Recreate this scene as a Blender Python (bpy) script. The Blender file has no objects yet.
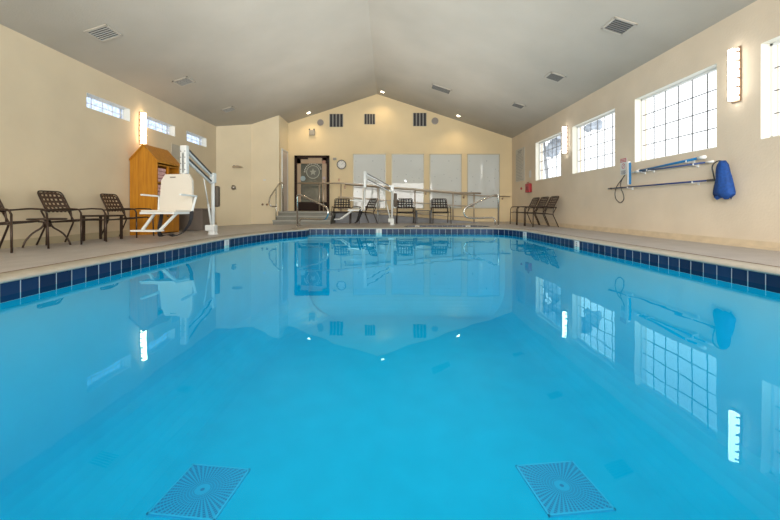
import bpy, bmesh, math, random
from mathutils import Vector, Matrix
random.seed(7)
C = bpy.context.scene.collection
PI = math.pi
# ------------------------------------------------------------------ room numbers (metres; deck near the pool is z=0)
EYE = 0.53
F = 368.0
CX, CY = 388.0, 208.0
WL, WR = -5.745, 4.86
YB, YF = 14.43, -3.6
RX, RZ = -0.43, 5.0
SL = 0.328
WATER = -0.135
TT = -0.033                       # top of the tile band
def roofz(x): return RZ - SL*abs(x-RX)
def deckz(x): return 0.0 if x > -3.2 else -0.075*(-3.2-x)/(-3.2-WL)
def atY(px, py, Y):               # survey helpers: a measured sight line met with a plane of the building
    return Vector(((px-CX)/F*Y, Y, EYE+(CY-py)/F*Y))
def atX(px, py, X):
    Y = X*F/(px-CX); return Vector((X, Y, EYE+(CY-py)/F*Y))
def at_roof(px, py):
    d = Vector(((px-CX)/F, 1, (CY-py)/F)); s = -1 if px < 377 else 1
    # EYE + d.z t = RZ - SL*s*(d.x t - RX)
    t = (RZ-EYE+SL*s*RX)/(d.z+SL*s*d.x)
    return Vector((d.x*t, t, EYE+d.z*t))

# ------------------------------------------------------------------ materials
def new_mat(name):
    m = bpy.data.materials.new(name); m.use_nodes = True
    nt = m.node_tree; b = nt.nodes['Principled BSDF']; return m, nt, b
def mat(name, col, rough=0.5, metal=0.0, noise=0.0, nscale=8.0, bump=0.0, bscale=60.0, emit=None, es=0, spec=None, coat=0):
    m, nt, b = new_mat(name)
    b.inputs['Base Color'].default_value = (*col, 1)
    b.inputs['Roughness'].default_value = rough
    b.inputs['Metallic'].default_value = metal
    if spec is not None: b.inputs['Specular IOR Level'].default_value = spec
    if coat: b.inputs['Coat Weight'].default_value = coat; b.inputs['Coat Roughness'].default_value = 0.03
    if emit: b.inputs['Emission Color'].default_value = (*emit, 1); b.inputs['Emission Strength'].default_value = es
    tc = nt.nodes.new('ShaderNodeTexCoord')
    if noise:
        n = nt.nodes.new('ShaderNodeTexNoise'); n.inputs['Scale'].default_value = nscale; n.inputs['Detail'].default_value = 5
        r = nt.nodes.new('ShaderNodeMapRange'); r.inputs['From Min'].default_value = .3; r.inputs['From Max'].default_value = .7
        r.inputs['To Min'].default_value = 1-noise; r.inputs['To Max'].default_value = 1+noise
        x = nt.nodes.new('ShaderNodeMix'); x.data_type = 'RGBA'; x.blend_type = 'MULTIPLY'; x.inputs['Factor'].default_value = 1
        x.inputs[6].default_value = (*col, 1)
        nt.links.new(tc.outputs['Object'], n.inputs['Vector']); nt.links.new(n.outputs['Fac'], r.inputs['Value'])
        nt.links.new(r.outputs['Result'], x.inputs[7]); nt.links.new(x.outputs[2], b.inputs['Base Color'])
    if bump:
        n2 = nt.nodes.new('ShaderNodeTexNoise'); n2.inputs['Scale'].default_value = bscale; n2.inputs['Detail'].default_value = 4
        bp = nt.nodes.new('ShaderNodeBump'); bp.inputs['Strength'].default_value = bump; bp.inputs['Distance'].default_value = .01
        nt.links.new(tc.outputs['Object'], n2.inputs['Vector']); nt.links.new(n2.outputs['Fac'], bp.inputs['Height'])
        nt.links.new(bp.outputs['Normal'], b.inputs['Normal'])
    return m
M = {}
M['wall'] = mat('cream_wall_paint', (.70,.60,.43), .75, noise=.05, nscale=1.2, bump=.25, bscale=35)
M['wall_back'] = mat('warm_wall_paint', (.78,.64,.40), .7, noise=.04, nscale=1.2, bump=.2, bscale=35)
M['wall_right'] = mat('beige_wall_paint', (.66,.56,.43), .75, noise=.06, nscale=1.4, bump=.3, bscale=30)
M['wall_sh'] = mat('shower_wall_paint', (.80,.70,.50), .7, noise=.04, nscale=1.2, bump=.2, bscale=35)
M['ceiling'] = mat('ceiling_paint', (.46,.43,.37), .85, noise=.06, nscale=.9, bump=.35, bscale=40)
M['deck'] = mat('deck_concrete', (.37,.345,.33), .4, noise=.10, nscale=3, bump=.3, bscale=90)
M['coping'] = mat('coping_concrete', (.42,.39,.33), .5, noise=.10, nscale=9, bump=.3, bscale=70)
M['joint'] = mat('deck_joint', (.16,.10,.06), .8)
M['step'] = mat('step_grey', (.23,.23,.20), .7, noise=.08, nscale=5)
M['nosing'] = mat('step_nosing', (.36,.36,.32), .6)
M['rampface'] = mat('ramp_grey', (.27,.28,.30), .7, noise=.08, nscale=5)
M['base'] = mat('cove_base', (.60,.49,.34), .5, noise=.1, nscale=6)
M['white'] = mat('white_paint', (.75,.75,.72), .4)
M['reveal'] = mat('reveal_white', (.82,.80,.70), .6)
M['bronze'] = mat('bronze_tube', (.055,.035,.025), .35, metal=.5)
M['strap'] = mat('brown_strap', (.055,.028,.016), .5, noise=.3, nscale=40)
M['blackstrap'] = mat('black_strap', (.018,.016,.018), .5, noise=.3, nscale=40)
M['steel'] = mat('stainless', (.62,.60,.56), .22, metal=1)
M['rail'] = mat('rail_dull_steel', (.50,.42,.34), .35, metal=.8)
M['lift'] = mat('lift_white', (.68,.71,.70), .35, coat=.3)
M['seatw'] = mat('seat_plastic', (.66,.62,.54), .45)
M['black'] = mat('black_webbing', (.012,.012,.016), .6)
M['dark'] = mat('dark_metal', (.05,.05,.05), .4)
M['cover'] = mat('cover_vinyl', (.10,.075,.05), .5, noise=.2, nscale=10)
M['bin'] = mat('bin_plastic', (.15,.125,.105), .6, noise=.1, nscale=4)
M['grill'] = mat('vent_grey', (.30,.29,.26), .5)
M['ventframe'] = mat('vent_frame', (.48,.45,.39), .6)
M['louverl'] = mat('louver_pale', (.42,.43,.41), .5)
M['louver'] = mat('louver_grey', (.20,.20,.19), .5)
M['grilldark'] = mat('vent_dark', (.035,.035,.04), .7)
M['blue'] = mat('blue_pole', (.01,.15,.36), .35)
M['navy'] = mat('navy_pole', (.02,.04,.14), .35)
M['net'] = mat('blue_net', (.006,.055,.24), .8, noise=.25, nscale=30)
M['red'] = mat('red_case', (.36,.012,.02), .45)
M['paper'] = mat('paper_white', (.62,.62,.60), .6)
M['ink'] = mat('grey_ink', (.14,.14,.16), .7)
M['doorframe'] = mat('dark_bronze_frame', (.025,.012,.008), .6, spec=.2)
M['doorwood'] = mat('door_stile_tan', (.42,.30,.19), .45)
M['pinkdoor'] = mat('pale_door', (.66,.58,.53), .5)
M['towel'] = mat('pink_towel', (.72,.44,.42), .95, noise=.15, nscale=30, bump=.5, bscale=120)
M['clockface'] = mat('clock_face', (.75,.74,.70), .4)
M['duct'] = mat('speaker_mesh', (.36,.32,.29), .7)
M['tree'] = mat('tree_leaves', (.33,.37,.42), .8, noise=.4, nscale=3)
M['bark'] = mat('tree_bark', (.30,.31,.32), .9)
M['lens'] = mat('lamp_lens', (.9,.9,.88), .5, emit=(1,.96,.88), es=10)
M['lensw'] = mat('lamp_lens_warm', (.9,.8,.6), .5, emit=(1,.70,.42), es=20)
M['bulb'] = mat('downlight_bulb', (.9,.8,.6), .5, emit=(1,.86,.62), es=14)
M['brass'] = mat('pale_bronze', (.30,.20,.13), .35, metal=.6)

def wood():
    m, nt, b = new_mat('honey_wood'); tc = nt.nodes.new('ShaderNodeTexCoord')
    mp = nt.nodes.new('ShaderNodeMapping'); mp.inputs['Scale'].default_value = (9, 9, .7)
    n = nt.nodes.new('ShaderNodeTexNoise'); n.inputs['Scale'].default_value = 3; n.inputs['Detail'].default_value = 6
    r = nt.nodes.new('ShaderNodeValToRGB'); r.color_ramp.elements[0].color = (.40,.15,.006,1); r.color_ramp.elements[1].color = (.56,.24,.014,1)
    r.color_ramp.elements[0].position = .3; r.color_ramp.elements[1].position = .7
    nt.links.new(tc.outputs['Object'], mp.inputs['Vector']); nt.links.new(mp.outputs['Vector'], n.inputs['Vector'])
    nt.links.new(n.outputs['Fac'], r.inputs['Fac']); nt.links.new(r.outputs['Color'], b.inputs['Base Color'])
    b.inputs['Roughness'].default_value = .4; return m
M['wood'] = wood()

def tile_mat():
    m, nt, b = new_mat('blue_waterline_tile'); tc = nt.nodes.new('ShaderNodeTexCoord')
    br = nt.nodes.new('ShaderNodeTexBrick'); br.offset = 0; br.inputs['Scale'].default_value = 1
    br.inputs['Brick Width'].default_value = 1; br.inputs['Row Height'].default_value = 1
    br.inputs['Mortar Size'].default_value = .028; br.inputs['Mortar Smooth'].default_value = .2
    br.inputs['Color1'].default_value = (.004,.014,.052,1); br.inputs['Color2'].default_value = (.008,.034,.105,1)
    br.inputs['Mortar'].default_value = (.42,.45,.48,1)
    nt.links.new(tc.outputs['UV'], br.inputs['Vector'])
    nt.links.new(br.outputs['Color'], b.inputs['Base Color']); b.inputs['Roughness'].default_value = .4; b.inputs['Specular IOR Level'].default_value = .25
    return m
M['tile'] = tile_mat()
M['pool'] = mat('pool_plaster_cyan', (.0,.375,.60), .9, spec=0, noise=.04, nscale=2.5)
M['poolwall'] = mat('pool_plaster_wall', (.01,.50,.70), .8, noise=.03, nscale=2.5)

def one_sided(nt, f, mx):          # Fresnel on the outer side only (a thin sheet has no inner total reflection)
    ge = nt.nodes.new('ShaderNodeNewGeometry'); iv = nt.nodes.new('ShaderNodeMath'); iv.operation = 'SUBTRACT'; iv.inputs[0].default_value = 1
    ml = nt.nodes.new('ShaderNodeMath'); ml.operation = 'MULTIPLY'
    nt.links.new(ge.outputs['Backfacing'], iv.inputs[1]); nt.links.new(iv.outputs[0], ml.inputs[0]); nt.links.new(f.outputs[0], ml.inputs[1])
    nt.links.new(ml.outputs[0], mx.inputs[0])
def water_mat():
    m = bpy.data.materials.new('pool_water'); m.use_nodes = True; nt = m.node_tree; nt.nodes.clear()
    o = nt.nodes.new('ShaderNodeOutputMaterial'); mx = nt.nodes.new('ShaderNodeMixShader')
    t = nt.nodes.new('ShaderNodeBsdfTransparent'); t.inputs[0].default_value = (.62,.95,1,1)
    g = nt.nodes.new('ShaderNodeBsdfGlossy'); g.inputs['Roughness'].default_value = 0.0; g.inputs[0].default_value = (.50,.90,.93,1)
    f = nt.nodes.new('ShaderNodeFresnel'); f.inputs['IOR'].default_value = 1.33
    n = nt.nodes.new('ShaderNodeTexNoise'); n.inputs['Scale'].default_value = 1.6; n.inputs['Detail'].default_value = 2
    tc = nt.nodes.new('ShaderNodeTexCoord'); bp = nt.nodes.new('ShaderNodeBump')
    bp.inputs['Strength'].default_value = .10; bp.inputs['Distance'].default_value = .02
    nt.links.new(tc.outputs['Object'], n.inputs['Vector']); nt.links.new(n.outputs['Fac'], bp.inputs['Height'])
    nt.links.new(bp.outputs['Normal'], g.inputs['Normal'])
    one_sided(nt, f, mx); nt.links.new(t.outputs[0], mx.inputs[1]); nt.links.new(g.outputs[0], mx.inputs[2])
    nt.links.new(mx.outputs[0], o.inputs[0]); return m
M['water'] = water_mat()
def glass_mat(name, tint, refl=1.45, wavy=False):
    m = bpy.data.materials.new(name); m.use_nodes = True; nt = m.node_tree; nt.nodes.clear()
    o = nt.nodes.new('ShaderNodeOutputMaterial'); mx = nt.nodes.new('ShaderNodeMixShader')
    t = nt.nodes.new('ShaderNodeBsdfTransparent'); t.inputs[0].default_value = (*tint,1)
    g = nt.nodes.new('ShaderNodeBsdfGlossy'); g.inputs['Roughness'].default_value = 0.02
    f = nt.nodes.new('ShaderNodeFresnel'); f.inputs['IOR'].default_value = refl
    if wavy:
        n = nt.nodes.new('ShaderNodeTexNoise'); n.inputs['Scale'].default_value = 14; n.inputs['Detail'].default_value = 3
        tc = nt.nodes.new('ShaderNodeTexCoord'); r = nt.nodes.new('ShaderNodeValToRGB')
        r.color_ramp.elements[0].position = .38; r.color_ramp.elements[1].position = .62
        r.color_ramp.elements[0].color = (tint[0]*.80, tint[1]*.84, tint[2]*.9, 1); r.color_ramp.elements[1].color = (*tint,1)
        nt.links.new(tc.outputs['Object'], n.inputs['Vector']); nt.links.new(n.outputs['Fac'], r.inputs['Fac']); nt.links.new(r.outputs['Color'], t.inputs[0])
    one_sided(nt, f, mx); nt.links.new(t.outputs[0], mx.inputs[1]); nt.links.new(g.outputs[0], mx.inputs[2])
    nt.links.new(mx.outputs[0], o.inputs[0]); return m
M['glass'] = glass_mat('window_glass', (1,1,1))
M['glassblue'] = glass_mat('obscured_bluish_glass', (.80,.85,.95), wavy=True)
M['doorglass'] = mat('door_glass', (.085,.09,.07), .1, noise=.45, nscale=3, coat=.5)
def panel_mat():
    m, nt, b = new_mat('frosted_window_film'); tc = nt.nodes.new('ShaderNodeTexCoord')
    v = nt.nodes.new('ShaderNodeTexVoronoi'); v.inputs['Scale'].default_value = 5.5
    r = nt.nodes.new('ShaderNodeValToRGB'); r.color_ramp.elements[0].position = .07; r.color_ramp.elements[1].position = .12
    r.color_ramp.elements[0].color = (.27,.31,.33,1); r.color_ramp.elements[1].color = (.60,.635,.625,1)
    nt.links.new(tc.outputs['Object'], v.inputs['Vector']); nt.links.new(v.outputs['Distance'], r.inputs['Fac'])
    nt.links.new(r.outputs['Color'], b.inputs['Base Color'])
    b.inputs['Roughness'].default_value = .5; b.inputs['Coat Weight'].default_value = 1; b.inputs['Coat Roughness'].default_value = .02
    b.inputs['Coat IOR'].default_value = 1.4
    return m
M['panel'] = panel_mat()
def drain_mat():
    m, nt, b = new_mat('drain_grate'); tc = nt.nodes.new('ShaderNodeTexCoord')
    sp = nt.nodes.new('ShaderNodeSeparateXYZ'); nt.links.new(tc.outputs['Object'], sp.inputs[0])
    def mth(op, a, b_=None):
        n = nt.nodes.new('ShaderNodeMath'); n.operation = op
        for k, v in enumerate((a, b_)):
            if v is None: continue
            if isinstance(v, (int, float)): n.inputs[k].default_value = v
            else: nt.links.new(v, n.inputs[k])
        return n.outputs[0]
    ang = mth('ARCTAN2', sp.outputs[1], sp.outputs[0])
    rad = mth('SQRT', mth('ADD', mth('MULTIPLY', sp.outputs[0], sp.outputs[0]), mth('MULTIPLY', sp.outputs[1], sp.outputs[1])))
    rays = mth('GREATER_THAN', mth('SINE', mth('MULTIPLY', ang, 48)), .15)
    rings = mth('GREATER_THAN', mth('SINE', mth('MULTIPLY', rad, 240)), .75)
    hub = mth('LESS_THAN', rad, .07); pin = mth('GREATER_THAN', rad, .02)
    pat = mth('MULTIPLY', mth('MAXIMUM', mth('MAXIMUM', rays, rings), hub), pin)
    mx = nt.nodes.new('ShaderNodeMix'); mx.data_type = 'RGBA'
    mx.inputs[6].default_value = (.0,.15,.34,1); mx.inputs[7].default_value = (.0,.33,.56,1)
    nt.links.new(pat, mx.inputs[0]); nt.links.new(mx.outputs[2], b.inputs['Base Color']); b.inputs['Roughness'].default_value = .6
    return m
M['drain'] = drain_mat()

# ------------------------------------------------------------------ mesh helpers
class MB:
    def __init__(s): s.bm = bmesh.new()
    def box(s, c, d, R=None, bev=0.0):
        r = bmesh.ops.create_cube(s.bm, size=1)
        vs = r['verts']; bmesh.ops.scale(s.bm, vec=d, verts=vs)
        if bev:
            es = list({e for v in vs for e in v.link_edges})
            rr = bmesh.ops.bevel(s.bm, geom=es, offset=bev, segments=2, affect='EDGES', profile=.6)
            vs = list({v for f in rr['faces'] for v in f.verts} | {v for v in vs if v.is_valid})
            # collect whole island
            vs = s._island(vs)
        if R is not None: bmesh.ops.rotate(s.bm, cent=(0,0,0), matrix=R, verts=vs)
        bmesh.ops.translate(s.bm, vec=c, verts=vs); return s
    def _island(s, vs):
        seen = set(vs); st = list(vs)
        while st:
            v = st.pop()
            for e in v.link_edges:
                o = e.other_vert(v)
                if o not in seen: seen.add(o); st.append(o)
        return list(seen)
    def bar(s, a, b, w, h, bev=0.0, up=(0,0,1)):     # box from a to b
        a = Vector(a); b = Vector(b); d = b-a; L = d.length; z = d.normalized()
        x = Vector(up).cross(z)
        if x.length < 1e-3: x = Vector((1,0,0))
        x.normalize(); y = z.cross(x)
        R = Matrix((x, y, z)).transposed()
        return s.box((a+b)/2, (w, h, L), R, bev)
    def quad(s, *p):
        vs = [s.bm.verts.new(q) for q in p]; return s.bm.faces.new(vs)
    def tube(s, pts, r, n=8, fillet=0.0, fs=4, cap=True):
        P = [Vector(p) for p in pts]
        if fillet:
            Q = [P[0]]
            for i in range(1, len(P)-1):
                a, b, c = P[i-1], P[i], P[i+1]
                u = (a-b); v = (c-b); f = min(fillet, u.length*.49, v.length*.49)
                p0 = b+u.normalized()*f; p2 = b+v.normalized()*f
                for k in range(fs+1):
                    t = k/fs; Q.append(p0*(1-t)**2+b*2*t*(1-t)+p2*t*t)
            Q.append(P[-1]); P = Q
        rings = []; up = None
        for i, p in enumerate(P):
            t = (P[min(i+1, len(P)-1)]-P[max(i-1, 0)]).normalized()
            if up is None:
                up = Vector((0,0,1)) if abs(t.z) < .9 else Vector((1,0,0))
            x = up.cross(t)
            if x.length < 1e-4: x = Vector((1,0,0)).cross(t)
            x.normalize(); y = t.cross(x); up = y
            up = y
            rr = r[i] if isinstance(r, (list, tuple)) else r
            rings.append([s.bm.verts.new(p+x*rr*math.cos(2*PI*k/n)+y*rr*math.sin(2*PI*k/n)) for k in range(n)])
        for a, b in zip(rings, rings[1:]):
            for k in range(n):
                f = s.bm.faces.new((a[k], a[(k+1)%n], b[(k+1)%n], b[k])); f.smooth = True
        if cap: s.bm.faces.new(rings[0][::-1]); s.bm.faces.new(rings[-1])
        return s
    def lathe(s, prof, c=(0,0,0), n=24, R=None):     # prof [(r,z)]
        rings = []; c = Vector(c)
        for r, z in prof:
            ring = []
            for k in range(n):
                v = Vector((r*math.cos(2*PI*k/n), r*math.sin(2*PI*k/n), z))
                if R is not None: v = R @ v
                ring.append(s.bm.verts.new(c+v))
            rings.append(ring)
        for a, b in zip(rings, rings[1:]):
            for k in range(n):
                f = s.bm.faces.new((a[k], a[(k+1)%n], b[(k+1)%n], b[k])); f.smooth = True
        s.bm.faces.new(rings[0][::-1]); s.bm.faces.new(rings[-1]); return s
    def prism(s, poly, vec):
        vec = Vector(vec); a = [s.bm.verts.new(p) for p in poly]; b = [s.bm.verts.new(Vector(p)+vec) for p in poly]
        s.bm.faces.new(a[::-1]); s.bm.faces.new(b); n = len(poly)
        for k in range(n): s.bm.faces.new((a[k], a[(k+1)%n], b[(k+1)%n], b[k]))
        return s
    def build(s, name, m, parent=None, recalc=True):
        if recalc: bmesh.ops.recalc_face_normals(s.bm, faces=s.bm.faces)
        if parent is not None:
            off = Vector((0,0,0)); p = parent
            while p is not None: off += p.location; p = p.parent
            bmesh.ops.translate(s.bm, vec=-off, verts=s.bm.verts)
        me = bpy.data.meshes.new(name); s.bm.to_mesh(me); s.bm.free(); me.materials.append(m)
        o = bpy.data.objects.new(name, me); C.objects.link(o); o.parent = parent
        return o
def tag(o, label=None, cat=None, group=None, kind=None):
    if label: o['label'] = label
    if cat: o['category'] = cat
    if group: o['group'] = group
    if kind: o['kind'] = kind
    return o
def thing(name, label, cat, loc=(0,0,0), group=None, kind=None):
    o = bpy.data.objects.new(name, None); o.empty_display_size = .1; o.location = loc; C.objects.link(o)
    return tag(o, label, cat, group, kind)
def single(name, mb, m, label, cat, loc, group=None, kind=None):   # one-mesh thing with its origin at loc
    o = mb.build(name, m); loc = Vector(loc); o.data.transform(Matrix.Translation(-loc)); o.location = loc
    return tag(o, label, cat, group, kind)
def struct(name, mb, m, parent=None, label=None):
    o = mb.build(name, m, parent)
    if parent is None: o['kind'] = 'structure'
    if label: o['label'] = label
    return o
def dup(root, loc, rotz, label, group=None):
    r = root.copy(); C.objects.link(r); r.location = loc; r.rotation_euler = (0,0,rotz); r['label'] = label
    if group: r['group'] = group
    for ch in list(root.children):
        c = ch.copy(); C.objects.link(c); c.parent = r
        for g in list(ch.children):
            d = g.copy(); C.objects.link(d); d.parent = c
    return r
def merge(a, b):                   # print b onto a: one mesh, two materials
    k = len(a.data.materials); a.data.materials.append(b.data.materials[0]); bm = bmesh.new(); bm.from_mesh(a.data); n = len(bm.faces)
    bm.from_mesh(b.data); bm.faces.ensure_lookup_table()
    for f in bm.faces[n:]: f.material_index = k
    bm.to_mesh(a.data); bm.free(); bpy.data.objects.remove(b)
def text_mb(txt, size, mtx):
    cu = bpy.data.curves.new('t', 'FONT'); cu.body = txt; cu.size = size; cu.align_x = 'CENTER'; cu.align_y = 'CENTER'; cu.extrude = .0008
    o = bpy.data.objects.new('t', cu); C.objects.link(o); bpy.context.view_layer.update()
    me = bpy.data.meshes.new_from_object(o.evaluated_get(bpy.context.evaluated_depsgraph_get()))
    mb = MB(); mb.bm.from_mesh(me); bmesh.ops.transform(mb.bm, matrix=mtx, verts=mb.bm.verts)
    bpy.data.objects.remove(o); bpy.data.curves.remove(cu); return mb

# ------------------------------------------------------------------ walls with openings
def wall_plane(X, ys, z0f, z1, holes, depth, name, m):
    """wall at x=X, spanning ys, from floor to z1, with rectangular holes (y0,y1,z0,z1) whose reveals go depth outward"""
    mb = MB(); z0 = z0f
    yy = sorted({*ys, *[h[0] for h in holes], *[h[1] for h in holes]})
    zz = sorted({z0, z1, *[h[2] for h in holes], *[h[3] for h in holes]})
    for a, b in zip(yy, yy[1:]):
        for c, d in zip(zz, zz[1:]):
            if any(h[0] <= a and b <= h[1] and h[2] <= c and d <= h[3] for h in holes): continue
            mb.quad((X,a,c), (X,b,c), (X,b,d), (X,a,d)); mb.quad((X+depth,a,c), (X+depth,b,c), (X+depth,b,d), (X+depth,a,d))
    for h in holes:
        y0, y1, a, b = h; E = X+depth
        mb.quad((X,y0,a),(X,y1,a),(E,y1,a),(E,y0,a)); mb.quad((X,y0,b),(X,y1,b),(E,y1,b),(E,y0,b))
        mb.quad((X,y0,a),(X,y0,b),(E,y0,b),(E,y0,a)); mb.quad((X,y1,a),(X,y1,b),(E,y1,b),(E,y1,a))
    return struct(name, mb, m)
RW = [(2.98,4.80),(5.44,7.25),(7.88,9.70),(10.32,12.12),(.54,2.36),(-1.9,-.08)]
ZR0, ZR1 = EYE+.895, EYE+2.14
wall_plane(WR, (YF, YB), -.1, roofz(WR), [(a,b,ZR0,ZR1) for a,b in RW], .24, 'wall_right', M['wall_right'])
LW = [(7.01,8.20),(8.77,9.93),(10.49,11.65),(5.25,6.42-.0),(3.5,4.66)]
LW = LW[:3]
ZL0, ZL1 = EYE+1.92, EYE+2.205
wall_plane(WL, (YF, 12.3), -.12, roofz(WL), [(a,b,ZL0,ZL1) for a,b in LW], -.24, 'wall_left', M['wall'])

def window(n, X, s, y0, y1, z0, z1, cols, rows, glass, inset, bar, fw=.035):
    t = thing(f'window_{n}', None, None, (X+s*inset, (y0+y1)/2, z0), kind='structure')
    x = X+s*inset
    lin = MB()                                               # bright painted lining of the opening
    e = .004; D = inset
    lin.box((X+s*D/2, (y0+y1)/2, z0+e/2), (D, y1-y0, e)); lin.box((X+s*D/2, (y0+y1)/2, z1-e/2), (D, y1-y0, e))
    lin.box((X+s*D/2, y0+e/2, (z0+z1)/2), (D, e, z1-z0)); lin.box((X+s*D/2, y1-e/2, (z0+z1)/2), (D, e, z1-z0))
    lin.build('window_reveal', M['reveal'], t)
    f = MB()
    f.box((x, y0+fw/2, (z0+z1)/2), (.05, fw, z1-z0)); f.box((x, y1-fw/2, (z0+z1)/2), (.05, fw, z1-z0))
    f.box((x, (y0+y1)/2, z0+fw/2), (.05, y1-y0, fw)); f.box((x, (y0+y1)/2, z1-fw/2), (.05, y1-y0, fw))
    f.build('window_frame', M['white'], t)
    g = MB(); ww = (y1-y0-2*fw)/cols; hh = (z1-z0-2*fw)/rows
    for k in range(1, cols): g.box((x, y0+fw+k*ww, (z0+z1)/2), (.012, bar, z1-z0-2*fw))
    for k in range(1, rows): g.box((x, (y0+y1)/2, z0+fw+k*hh), (.012, y1-y0-2*fw, bar))
    g.build('muntin_grid', M['muntin'], t)
    p = MB(); p.box((x+s*.012, (y0+y1)/2, (z0+z1)/2), (.004, y1-y0-.04, z1-z0-.04)); p.build('pane', glass, t)
M['muntin'] = mat('muntin_grey', (.16,.16,.16), .6)
for i, (a, b) in enumerate(RW): window(i+1, WR, 1, a, b, ZR0, ZR1, 6, 4, M['glass'], .147, .013)
M['muntin'] = mat('muntin_white', (.7,.7,.72), .5)
for i, (a, b) in enumerate(LW): window(i+7, WL, -1, a, b, ZL0, ZL1, 4, 2, M['glassblue'], .16, .012, .022)

# back wall, shower walls, rear wall
mb = MB(); xs = [-3.91, RX, WR]
mb.prism([(x,YB,-.1) for x in (-3.91,WR)]+[(WR,YB,roofz(WR)),(RX,YB,RZ),(-3.91,YB,roofz(-3.91))], (0,.12,0)); struct('wall_back', mb, M['wall_back'])
mb = MB(); mb.prism([(-4.91,13.2,-.12),(-3.91,13.2,-.12),(-3.91,13.2,roofz(-3.91)),(-4.91,13.2,roofz(-4.91))], (0,.1,0))
mb.prism([(-3.91,13.3,-.12),(-3.91,YB+.1,-.12),(-3.91,YB+.1,roofz(-3.91)),(-3.91,13.3,roofz(-3.91))], (-.1,0,0)); struct('wall_shower', mb, M['wall_sh'])
mb = MB(); mb.prism([(WL,12.3,-.12),(-4.91,13.2,-.12),(-4.91,13.2,roofz(-4.91)),(WL,12.3,roofz(WL))], (-.08,.09,0)); struct('wall_shower_angled', mb, M['wall_sh'])
# wall behind the camera with tall glazed openings
mb = MB(); zt = 2.5
mb.prism([(WL,YF,zt),(WR,YF,zt),(WR,YF,roofz(WR)),(RX,YF,RZ),(WL,YF,roofz(WL))], (0,-.15,0))
ops = [(-4.6,-2.4),(-1.9,1.0),(1.5,3.9)]; e = [WL]+[v for o_ in ops for v in o_]+[WR]
for a, b in zip(e[::2], e[1::2]): mb.box(((a+b)/2, YF-.075, (zt-.12)/2), (b-a, .15, zt+.12))
struct('wall_front', mb, M['wall'])
for k, (a, b) in enumerate(ops):
    t = thing(f'window_{k+10}', None, None, ((a+b)/2, YF-.08, -.06), kind='structure'); f = MB()
    for x in (a+.03, (a+b)/2, b-.03): f.box((x, YF-.08, zt/2-.03), (.06, .06, zt+.06))
    for z in (-.03, 1.1, zt-.03): f.box(((a+b)/2, YF-.08, z), (b-a, .05, .06))
    f.build('window_frame', M['dark'], t)
    f = MB(); f.box(((a+b)/2, YF-.1, zt/2-.03), (b-a-.08, .006, zt)); f.build('pane', M['glass'], t)
# ceiling
mb = MB(); th = .12
mb.prism([(WL-.3,YF-.2,roofz(WL-.3)),(RX,YF-.2,RZ),(RX,YF-.2,RZ+th),(WL-.3,YF-.2,roofz(WL-.3)+th)], (0,YB-YF+.4,0))
mb.prism([(WR+.3,YF-.2,roofz(WR+.3)),(WR+.3,YF-.2,roofz(WR+.3)+th),(RX,YF-.2,RZ+th),(RX,YF-.2,RZ)], (0,YB-YF+.4,0))
struct('ceiling', mb, M['ceiling'])

# ------------------------------------------------------------------ pool outline
def catmull(P, n=6):
    out = []
    for i in range(1, len(P)-2):
        a, b, c, d = [Vector((*p, 0)) for p in P[i-1:i+3]]
        for k in range(n):
            t = k/n
            out.append(.5*((2*b)+(c-a)*t+(2*a-5*b+4*c-d)*t*t+(3*b-a-3*c+d)*t**3))
    out.append(Vector((*P[-2], 0))); return out
XL, XR, Y0 = -2.90, 3.26, -.55
curve = catmull([(XL,5.0),(XL,6.1),(-2.84,6.9),(-2.70,7.7),(-2.44,8.5),(-2.02,9.25),(-2.2,9.72),(-.8,9.86),(0,9.86)], 5)
outline = [Vector((XL,Y0,0)), Vector((XL,2,0)), Vector((XL,4,0))]+curve+[Vector((2.4,9.86,0)),Vector((2.8,9.78,0)),Vector((3.05,9.55,0)),Vector((3.18,9.2,0)),Vector((XR,8.6,0)),Vector((XR,5,0)),Vector((XR,Y0,0))]
def offset(P, d):                 # clockwise outline: outward = left of travel
    n = len(P); out = []
    for i in range(n):
        a = P[i-1]; b = P[i]; c = P[(i+1)%n]
        n1 = Vector((-(b-a).y, (b-a).x, 0)).normalized(); n2 = Vector((-(c-b).y, (c-b).x, 0)).normalized()
        m = (n1+n2).normalized(); out.append(b+m*d/max(.3, m.dot(n1)))
    return out
def ring_mesh(P, prof, uv=False, u0=0.0):
    """prof: list of (offset outward, z)"""
    bm = bmesh.new(); L = [offset(P, o) if abs(o) > 1e-6 else P for o, z in prof]; n = len(P)
    V = [[bm.verts.new((p.x, p.y, z)) for p in l] for l, (o, z) in zip(L, prof)]
    s = [0]
    for i in range(n): s.append(s[-1]+(P[(i+1)%n]-P[i]).length)
    lay = bm.loops.layers.uv.new('UVMap')
    for j in range(len(prof)-1):
        for i in range(n):
            k = (i+1)%n; f = bm.faces.new((V[j][i], V[j][k], V[j+1][k], V[j+1][i]))
            uu = [(s[i], prof[j][1]), (s[i+1], prof[j][1]), (s[i+1], prof[j+1][1]), (s[i], prof[j+1][1])]
            for lp, (u, z) in zip(f.loops, uu): lp[lay].uv = ((u+u0)/.157, (z-TT)/.152)
    mb = MB(); mb.bm.free(); mb.bm = bm; return mb
pool = thing('pool_basin', 'large indoor swimming pool basin', 'pool', (0,4.6,-2.2), kind='structure')
ring_mesh(outline, [(0,TT),(0,TT-.152)]).build('waterline_tile_band', M['tile'], pool)
ring_mesh(outline, [(-.004,TT-.15),(-.02,-.9)]+[(-.7+.67*math.cos(PI/2*k/10), -1.53-.67*math.sin(PI/2*k/10)) for k in range(11)]).build('pool_wall', M['pool'], pool)
for p_ in pool.children[-1].data.polygons: p_.use_smooth = True
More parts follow.
